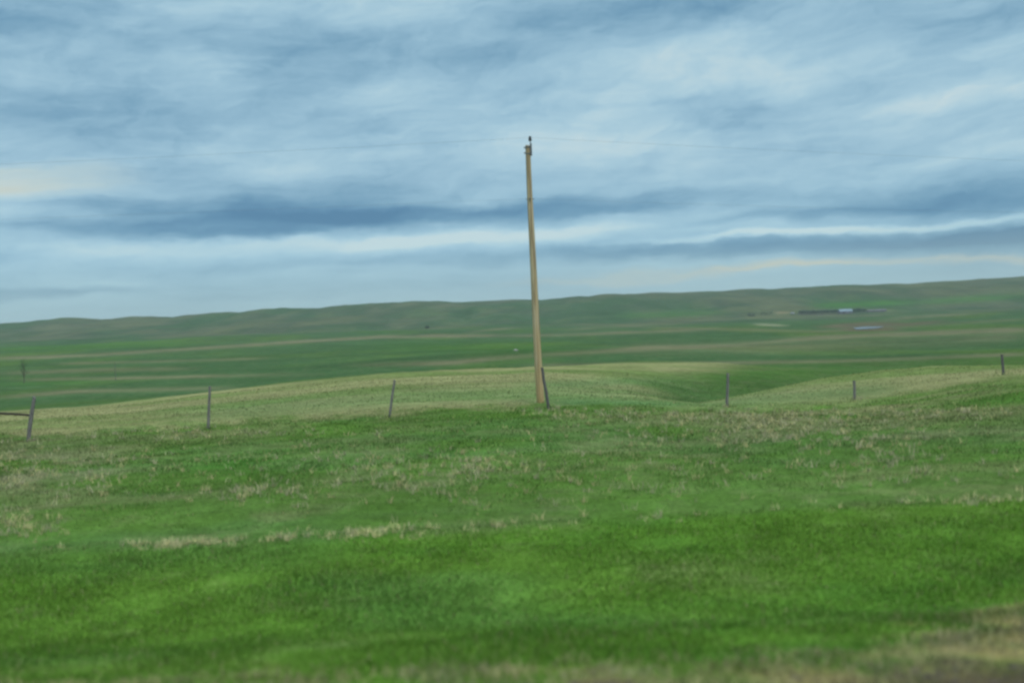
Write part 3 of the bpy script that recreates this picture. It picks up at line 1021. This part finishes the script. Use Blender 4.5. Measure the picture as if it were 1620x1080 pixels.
# corral fence in front of the trees
pa, pb = gp(1262, 498), gp(1400, 494)
root = empty('corral_fence', pa); bpy.context.view_layer.update()
tag(root, 'long dark wooden corral fence in front of the far farm trees', 'fence')
n = 26
cp = []
for i in range(n + 1):
    q = pa.lerp(pb, i / n)
    q.z = float(height(np.array([q.x]), np.array([q.y]))[0])
    cp.append(q)
    mb = MB(); mb.tube([(q.x, q.y, q.z - 0.3), (q.x, q.y, q.z + 2.0)], [0.11, 0.10], 7); mb.build('post', post_dark, root)
mb = MB()
for k in range(4):
    for i in range(n):
        a, c = cp[i], cp[i + 1]
        mb.tube([(a.x, a.y - 0.14, a.z + 0.45 + 0.42 * k), (c.x, c.y - 0.14, c.z + 0.45 + 0.42 * k)], [0.13, 0.13], 6)
mb.build('rails', post_wood, root)

# ---- trees
leafm, nt, out = new_mat('leaves')
at_ = N(nt, 'ShaderNodeAttribute', attribute_name='cover')
d = N(nt, 'ShaderNodeBsdfDiffuse'); nt.links.new(at_.outputs['Color'], d.inputs['Color'])
nt.links.new(d.outputs[0], out.inputs['Surface'])
barkm = mat_simple('bark', (0.08, 0.065, 0.05), 0.9, (0.05, 0.04, 0.03), 3)


def tree(name, p, h, w, label, cat, group=None, n=500, col=(0.06, 0.095, 0.05), leaf=0.35, airy=0.0, crown0=0.2, seed=1):
    rr = random.Random(seed)
    root = empty(name, p); bpy.context.view_layer.update()
    tag(root, label, cat, group)
    mb = MB()
    mb.tube([(p.x, p.y, p.z - 0.3), (p.x + 0.03 * h, p.y, p.z + h * 0.4), (p.x + 0.01 * h, p.y, p.z + h * 0.92)], [0.016 * h, 0.011 * h, 0.003 * h], 8)
    tips = []
    for k in range(9):
        a = rr.uniform(0, 6.28); z0 = p.z + h * rr.uniform(0.18, 0.6); l = w * rr.uniform(0.25, 0.48)
        e = Vector((p.x + math.cos(a) * l, p.y + math.sin(a) * l, z0 + h * rr.uniform(0.12, 0.32)))
        mb.tube([(p.x + 0.01 * h, p.y, z0), tuple((Vector((p.x, p.y, z0)).lerp(e, 0.5))), tuple(e)], [0.007 * h, 0.005 * h, 0.002 * h], 6)
        tips.append(e)
    mb.build('trunk', barkm, root)
    V, L, cc = [], [], []
    clumps = [(t, w * rr.uniform(0.14, 0.26)) for t in tips] + [
        (Vector((p.x + rr.gauss(0, w * 0.2), p.y + rr.gauss(0, w * 0.2), p.z + h * rr.uniform(crown0 + 0.1, 0.88))), w * rr.uniform(0.14, 0.25)) for _ in range(10)]
    for i in range(n):
        c, r = rr.choice(clumps)
        q = c + Vector((rr.gauss(0, r * .5), rr.gauss(0, r * .5), rr.gauss(0, r * .55)))
        u = Vector((rr.gauss(0, 1), rr.gauss(0, 1), rr.gauss(0, 1))).normalized() * leaf * rr.uniform(.6, 1.3)
        v = u.cross(Vector((rr.gauss(0, 1), rr.gauss(0, 1), rr.gauss(0, 1)))).normalized() * leaf * rr.uniform(.4, .9)
        V += [q - u * .5 - v * .5, q + u * .5 - v * .4, q + v * .6]
        k = rr.uniform(.7, 1.4)
        cc += [[col[0] * k, col[1] * k, col[2] * k]] * 3
    Vn = np.array([tuple(x - p) for x in V])
    me = np_mesh('crown', Vn, np.arange(len(Vn)), np.arange(n) * 3, np.full(n, 3), False)
    add_color(me, 'cover', np.array(cc))
    link('crown', me, leafm, root)


tx = [1268, 1276, 1283, 1291, 1300, 1307, 1315, 1322, 1351, 1358, 1366]
for i, px in enumerate(tx):
    q = gp(px, np.interp(px, [1260, 1325, 1370], [496, 494.5, 492.5]))
    right = px > 1340
    tree('farm_tree', q, (3.6 + 1.6 * random.random()) * S, (7.5 + 3 * random.random()) * S,
         'dark green tree in the row just right of the pale roofed shed' if right else 'dark green tree in the row between the white trailer and the pale roofed shed',
         'tree', 'trees beside the far shed' if right else 'shelterbelt trees left of the far shed', 420, col=(0.09, 0.13, 0.085), leaf=1.1, seed=50 + i, crown0=0.05)

# bushes on the ridge foot
for i, (px, py, wpx, hpx, lab) in enumerate(((1212, 498, 22, 4.5, 'low dark bush left of the far white trailer'), (1190, 500, 14, 3.5, 'smallest dark bush left of the far farmyard'),
                                         (676, 519, 6, 3.2, 'tiny dark shrub at the foot of the ridge left of the pole'))):
    q = gp(px, py)
    s = q.y / FPX
    tree('bush', q, hpx * s, wpx * s, lab, 'bush', None, 420, col=(0.075, 0.11, 0.06), leaf=1.0, seed=80 + i, crown0=0.0)

# sapling and lone post in the near valley
q = gp(38, 606, 150)
s = q.y / FPX
print('sapling', q, s)
tree('sapling', q, 42 * s, 13 * s, 'thin wispy sapling in the green valley near the left edge', 'tree', None, 420, col=(0.06, 0.12, 0.055), leaf=0.2, seed=91, crown0=0.15)
q = gp(183, 601, 150)
s = q.y / FPX
mb = MB()
mb.tube([(q.x, q.y, q.z - 0.3), (q.x - 0.02, q.y, q.z + 14 * s), (q.x + 0.02, q.y, q.z + 28 * s)], [0.09, 0.08, 0.07], 8, 0.05, 4)
tag(mb.build('far_post', post_dark, None, origin=q), 'very thin dark post standing alone in the green valley at left', 'post')

# pale boulder in the green field left of the pole
q = gp(816, 554.5, 200)
s = q.y / FPX
rock = mat_simple('pale_rock', (0.42, 0.41, 0.37), 0.9, (0.3, 0.29, 0.26), 2)
import bmesh
bm = bmesh.new(); bmesh.ops.create_icosphere(bm, subdivisions=3, radius=1.0)
for v in bm.verts:
    c = v.co
    f = 1 + 0.22 * float(fbm(np.array([c.x * 1.3 + 4]), np.array([c.y * 1.3 + c.z * 1.7]), 7, 3)[0])
    v.co = Vector((c.x * 3.4 * s * f, c.y * 2.6 * s * f, c.z * 2.0 * s * f))
me = bpy.data.meshes.new('boulder'); bm.to_mesh(me); bm.free()
o = link('boulder', me, rock); o.location = q + Vector((0, 0, 0.6 * s))
tag(o, 'small pale boulder in the green field left of the utility pole', 'boulder')


# ------------------------------------------------------------------ sky
w = bpy.data.worlds.new('World')
bpy.context.scene.world = w
w.use_nodes = True
nt = w.node_tree
nt.nodes.clear()
out = N(nt, 'ShaderNodeOutputWorld')
bg = N(nt, 'ShaderNodeBackground')
nt.links.new(bg.outputs[0], out.inputs[0])
SUN_EL, SUN_ROT = R(48), R(150)
sky = N(nt, 'ShaderNodeTexSky', sky_type='NISHITA')
sky.sun_disc = False
sky.sun_elevation = SUN_EL
sky.sun_rotation = SUN_ROT
tc = N(nt, 'ShaderNodeTexCoord')
nm = N(nt, 'ShaderNodeVectorMath', operation='NORMALIZE'); nt.links.new(tc.outputs['Generated'], nm.inputs[0])
sx = N(nt, 'ShaderNodeSeparateXYZ'); nt.links.new(nm.outputs[0], sx.inputs[0])


def mth(op, a, b=None, c=None, clamp=False):
    n = N(nt, 'ShaderNodeMath', operation=op); n.use_clamp = clamp
    for i, v in enumerate((a, b, c)):
        if v is None: continue
        if isinstance(v, (int, float)): n.inputs[i].default_value = v
        else: nt.links.new(v, n.inputs[i])
    return n.outputs[0]


az = mth('ARCTAN2', sx.outputs['X'], sx.outputs['Y'])
el = mth('ARCSINE', sx.outputs['Z'])
cmb = N(nt, 'ShaderNodeCombineXYZ'); nt.links.new(az, cmb.inputs[0]); nt.links.new(el, cmb.inputs[1])
# cloud-layer plane coordinates
den = mth('ADD', mth('MAXIMUM', sx.outputs['Z'], 0.0), 0.10)
pxn = mth('DIVIDE', sx.outputs['X'], den); pyn = mth('DIVIDE', sx.outputs['Y'], den)
pl = N(nt, 'ShaderNodeCombineXYZ'); nt.links.new(pxn, pl.inputs[0]); nt.links.new(pyn, pl.inputs[1])


def noise(vec, scale, st, det=6, rough=0.55, off=(0, 0, 0), dist=0.0, rot=0.0):
    mp = N(nt, 'ShaderNodeMapping', vector_type='TEXTURE'); mp.inputs['Scale'].default_value = [1 / q for q in st]; mp.inputs['Location'].default_value = off
    mp.inputs['Rotation'].default_value = (0, 0, rot)
    nt.links.new(vec, mp.inputs['Vector'])
    n = N(nt, 'ShaderNodeTexNoise'); n.inputs['Scale'].default_value = scale; n.inputs['Detail'].default_value = det
    n.inputs['Roughness'].default_value = rough; n.inputs['Distortion'].default_value = dist
    nt.links.new(mp.outputs[0], n.inputs['Vector'])
    return n


# warp for the placed cloud masses
wn = noise(cmb.outputs[0], 5.0, (1.0, 2.5, 1), 5, 0.6)
ws = N(nt, 'ShaderNodeVectorMath', operation='SUBTRACT'); nt.links.new(wn.outputs['Color'], ws.inputs[0]); ws.inputs[1].default_value = (.5, .5, .5)
wm = N(nt, 'ShaderNodeVectorMath', operation='MULTIPLY'); nt.links.new(ws.outputs[0], wm.inputs[0]); wm.inputs[1].default_value = (0.16, 0.045, 0)
wa = N(nt, 'ShaderNodeVectorMath', operation='ADD'); nt.links.new(cmb.outputs[0], wa.inputs[0]); nt.links.new(wm.outputs[0], wa.inputs[1])


def skyblob(px, py, rx, ry, amp, tilt=0.0):
    r = ray(px, py)
    a0 = math.atan2(r[0], 1.0); e0 = math.atan2(r[2], math.hypot(r[0], 1.0))
    mp = N(nt, 'ShaderNodeMapping', vector_type='TEXTURE')
    mp.inputs['Location'].default_value = (a0, e0, 0)
    mp.inputs['Rotation'].default_value = (0, 0, R(tilt))
    mp.inputs['Scale'].default_value = (rx / FPX, ry / FPX, 1)
    nt.links.new(wa.outputs[0], mp.inputs['Vector'])
    l = N(nt, 'ShaderNodeVectorMath', operation='LENGTH'); nt.links.new(mp.outputs[0], l.inputs[0])
    mr = N(nt, 'ShaderNodeMapRange', interpolation_type='SMOOTHERSTEP')
    mr.inputs['From Min'].default_value = 0.0; mr.inputs['From Max'].default_value = 1.6
    mr.inputs['To Min'].default_value = amp; mr.inputs['To Max'].default_value = 0.0
    nt.links.new(l.outputs['Value'], mr.inputs['Value'])
    return mr.outputs[0]


nA = noise(pl.outputs[0], 0.75, (0.75, 1.0, 1), 7, 0.58, (3.1, 1.2, 0), 0.3, R(20)).outputs['Fac']
nB = noise(wa.outputs[0], 7.0, (0.5, 2.3, 1), 6, 0.55, (0.3, 0.8, 0), 0.2, R(7)).outputs['Fac']
nC = noise(wa.outputs[0], 16.0, (0.35, 3.6, 1), 5, 0.6, (5.3, 0.8, 0)).outputs['Fac']
t = mth('MULTIPLY_ADD', mth('SUBTRACT', nA, 0.5), 0.48, 0.625)
t = mth('ADD', t, mth('MULTIPLY', mth('SUBTRACT', nB, 0.5), 0.62))
nD = noise(wa.outputs[0], 22.0, (0.45, 1.6, 1), 8, 0.64, (9.3, 2.8, 0), 0.3, R(16)).outputs['Fac']
t = mth('ADD', t, mth('MULTIPLY', mth('SUBTRACT', nC, 0.5), 0.40))
up_ = N(nt, 'ShaderNodeMapRange'); up_.inputs['From Min'].default_value = R(3); up_.inputs['From Max'].default_value = R(11)
up_.inputs['To Min'].default_value = 0.1; up_.inputs['To Max'].default_value = 0.46
nt.links.new(el, up_.inputs['Value'])
t = mth('ADD', t, mth('MULTIPLY', mth('SUBTRACT', nD, 0.5), mth('MULTIPLY', up_.outputs[0], 0.82)))
nE = noise(wa.outputs[0], 34.0, (0.7, 1.5, 1), 6, 0.6, (2.3, 7.8, 0), 0.5, R(10)).outputs['Fac']
t = mth('ADD', t, mth('MULTIPLY', mth('SUBTRACT', nE, 0.5), mth('MULTIPLY', up_.outputs[0], 0.75)))
BL = [
    (60, 180, 210, 60, -.08), (60, 20, 160, 40, -.08), (330, 105, 90, 35, .20), (430, 90, 150, 40, -.04), (480, 60, 190, 50, -.14), (620, 10, 140, 25, .18),
    (1000, 22, 260, 34, -.14), (1520, 22, 170, 40, -.18), (30, 285, 130, 32, .38), (130, 235, 160, 20, .10),
    (460, 328, 400, 46, -.12), (440, 345, 300, 34, -.22), (400, 356, 220, 26, -.16), (150, 130, 380, 130, -.05), (20, 325, 130, 26, .16), (1500, 312, 300, 34, -.14), (1450, 385, 300, 18, -.22), (1100, 330, 300, 26, -.14), (360, 376, 120, 12, -.26), (640, 343, 280, 16, -.30), (130, 365, 160, 14, -.22), (600, 290, 200, 25, -.12), (250, 325, 240, 14, -.15),
    (950, 320, 220, 16, -.26), (1560, 318, 150, 24, -.28), (1300, 340, 220, 10, -.14),
    (450, 395, 420, 14, .22), (800, 378, 220, 16, .28), (1000, 345, 130, 12, .18), (930, 362, 120, 9, .20),
    (1400, 362, 330, 6, .34), (1200, 375, 200, 7, .16),
    (1300, 388, 400, 16, -.26), (1580, 385, 160, 20, -.12), (1050, 400, 260, 14, -.22), (1580, 372, 100, 8, -.30),
    (60, 462, 220, 9, -.30), (700, 415, 180, 9, -.16), (500, 462, 300, 8, -.14), (250, 430, 260, 9, -.08), (950, 450, 120, 14, -.06),
    (1160, 85, 260, 45, .16), (1200, 130, 120, 40, .14), (1520, 155, 110, 16, .18), (1140, 165, 120, 30, -.18), (1010, 180, 140, 60, .16), (1380, 150, 150, 60, .06), (1600, 110, 120, 60, .08),
    (1330, 215, 200, 14, .08), (1580, 240, 120, 14, .14), (900, 230, 140, 40, .12), (300, 210, 200, 40, .02), (420, 240, 160, 30, .12), (700, 100, 190, 30, -.06), (800, 150, 120, 40, -.08),
]
for b_ in BL:
    t = mth('ADD', t, skyblob(*b_))
# horizon glow band
rp = N(nt, 'ShaderNodeValToRGB')
cr = rp.color_ramp
cr.interpolation = 'B_SPLINE'
stops = [(0.0, (74, 122, 158)), (0.22, (96, 144, 176)), (0.42, (130, 171, 195)), (0.6, (153, 191, 212)), (0.8, (176, 210, 224)), (1.0, (204, 222, 225))]
cr.elements[0].position = 0.0; cr.elements[0].color = (*lin(*stops[0][1]), 1)
cr.elements[1].position = 1.0; cr.elements[1].color = (*lin(*stops[-1][1]), 1)
for p_, c_ in stops[1:-1]:
    e = cr.elements.new(p_); e.color = (*lin(*c_), 1)
nt.links.new(t, rp.inputs[0])
# bluer gaps low in the sky
lowm = N(nt, 'ShaderNodeMapRange'); lowm.inputs['From Min'].default_value = R(2); lowm.inputs['From Max'].default_value = R(9)
lowm.inputs['To Min'].default_value = 0.55; lowm.inputs['To Max'].default_value = 0.0
nt.links.new(el, lowm.inputs['Value'])
hz = N(nt, 'ShaderNodeMix', data_type='RGBA', blend_type='MULTIPLY'); hz.inputs['B'].default_value = (0.90, 1.04, 1.05, 1)
nt.links.new(lowm.outputs[0], hz.inputs['Factor']); nt.links.new(rp.outputs[0], hz.inputs['A'])
hg = N(nt, 'ShaderNodeMapRange'); hg.inputs['From Min'].default_value = R(1.5); hg.inputs['From Max'].default_value = R(5)
hg.inputs['To Min'].default_value = 0.7; hg.inputs['To Max'].default_value = 0.0
nt.links.new(el, hg.inputs['Value'])
hz2 = N(nt, 'ShaderNodeMix', data_type='RGBA'); hz2.inputs['B'].default_value = (*lin(168, 196, 196), 1)
nt.links.new(hg.outputs[0], hz2.inputs['Factor']); nt.links.new(hz.outputs['Result'], hz2.inputs['A'])
hz = hz2
# cream streaks
cream = mth('ADD', skyblob(1400, 414, 360, 7, .75, -1), skyblob(1000, 438, 200, 7, .35, 0))
cream = mth('ADD', cream, skyblob(40, 283, 120, 26, .45))
cream = mth('MULTIPLY', cream, mth('MULTIPLY_ADD', nC, 4.0, -1.1), clamp=True)
c2 = N(nt, 'ShaderNodeMix', data_type='RGBA'); c2.inputs['B'].default_value = (*lin(200, 204, 186), 1)
nt.links.new(cream, c2.inputs['Factor']); nt.links.new(hz.outputs['Result'], c2.inputs['A'])
# thin cover lets a little clear sky through
ss = N(nt, 'ShaderNodeVectorMath', operation='SCALE'); ss.inputs['Scale'].default_value = 0.10
nt.links.new(sky.outputs[0], ss.inputs[0])
c3 = N(nt, 'ShaderNodeMix', data_type='RGBA'); c3.inputs['Factor'].default_value = 0.06
nt.links.new(c2.outputs['Result'], c3.inputs['A']); nt.links.new(ss.outputs[0], c3.inputs['B'])
# overcast sky is brighter towards the zenith
zen = N(nt, 'ShaderNodeMapRange'); zen.inputs['From Min'].default_value = R(22); zen.inputs['From Max'].default_value = R(80)
zen.inputs['To Min'].default_value = 1.0; zen.inputs['To Max'].default_value = 2.6
nt.links.new(el, zen.inputs['Value'])
c4 = N(nt, 'ShaderNodeVectorMath', operation='SCALE'); nt.links.new(c3.outputs['Result'], c4.inputs[0]); nt.links.new(zen.outputs[0], c4.inputs['Scale'])
zt = N(nt, 'ShaderNodeMapRange'); zt.inputs['From Min'].default_value = R(24); zt.inputs['From Max'].default_value = R(60)
zt.inputs['To Max'].default_value = 0.7
nt.links.new(el, zt.inputs['Value'])
zc = N(nt, 'ShaderNodeMix', data_type='RGBA'); zc.inputs['B'].default_value = (1.25, 1.30, 1.28, 1)
nt.links.new(zt.outputs[0], zc.inputs['Factor']); nt.links.new(c4.outputs[0], zc.inputs['A'])
nt.links.new(zc.outputs['Result'], bg.inputs['Color'])
bg.inputs['Strength'].default_value = 1.0

# ------------------------------------------------------------------ sun
sd = bpy.data.lights.new('sun', 'SUN')
sd.energy = 1.5
sd.angle = R(25)
sd.color = (1.0, 0.96, 0.9)
so_ = bpy.data.objects.new('sun', sd); C.objects.link(so_)
dv = Vector((math.sin(SUN_ROT) * math.cos(SUN_EL), math.cos(SUN_ROT) * math.cos(SUN_EL), math.sin(SUN_EL)))
so_.rotation_euler = dv.to_track_quat('Z', 'Y').to_euler()

# ------------------------------------------------------------------ haze
hzm, nt2, out2 = new_mat('haze_air')
pv = N(nt2, 'ShaderNodeVolumePrincipled')
pv.inputs['Color'].default_value = (0.72, 0.86, 0.95, 1)
pv.inputs['Density'].default_value = 0.00009
nt2.links.new(pv.outputs[0], out2.inputs['Volume'])
mb = MB(); mb.box((0, 3000, 35), (34000, 12600, 210))
hzo = mb.build('haze', hzm, None, smooth=False)
tag(hzo, kind='stuff')

# ------------------------------------------------------------------ render settings
s = bpy.context.scene
s.view_settings.view_transform = 'Standard'
s.view_settings.look = 'None'
s.view_settings.exposure = 0
s.view_settings.gamma = 1
s.cycles.filter_width = 2.6
s.cycles.max_bounces = 6
s.cycles.volume_bounces = 0
s.cycles.use_denoising = True
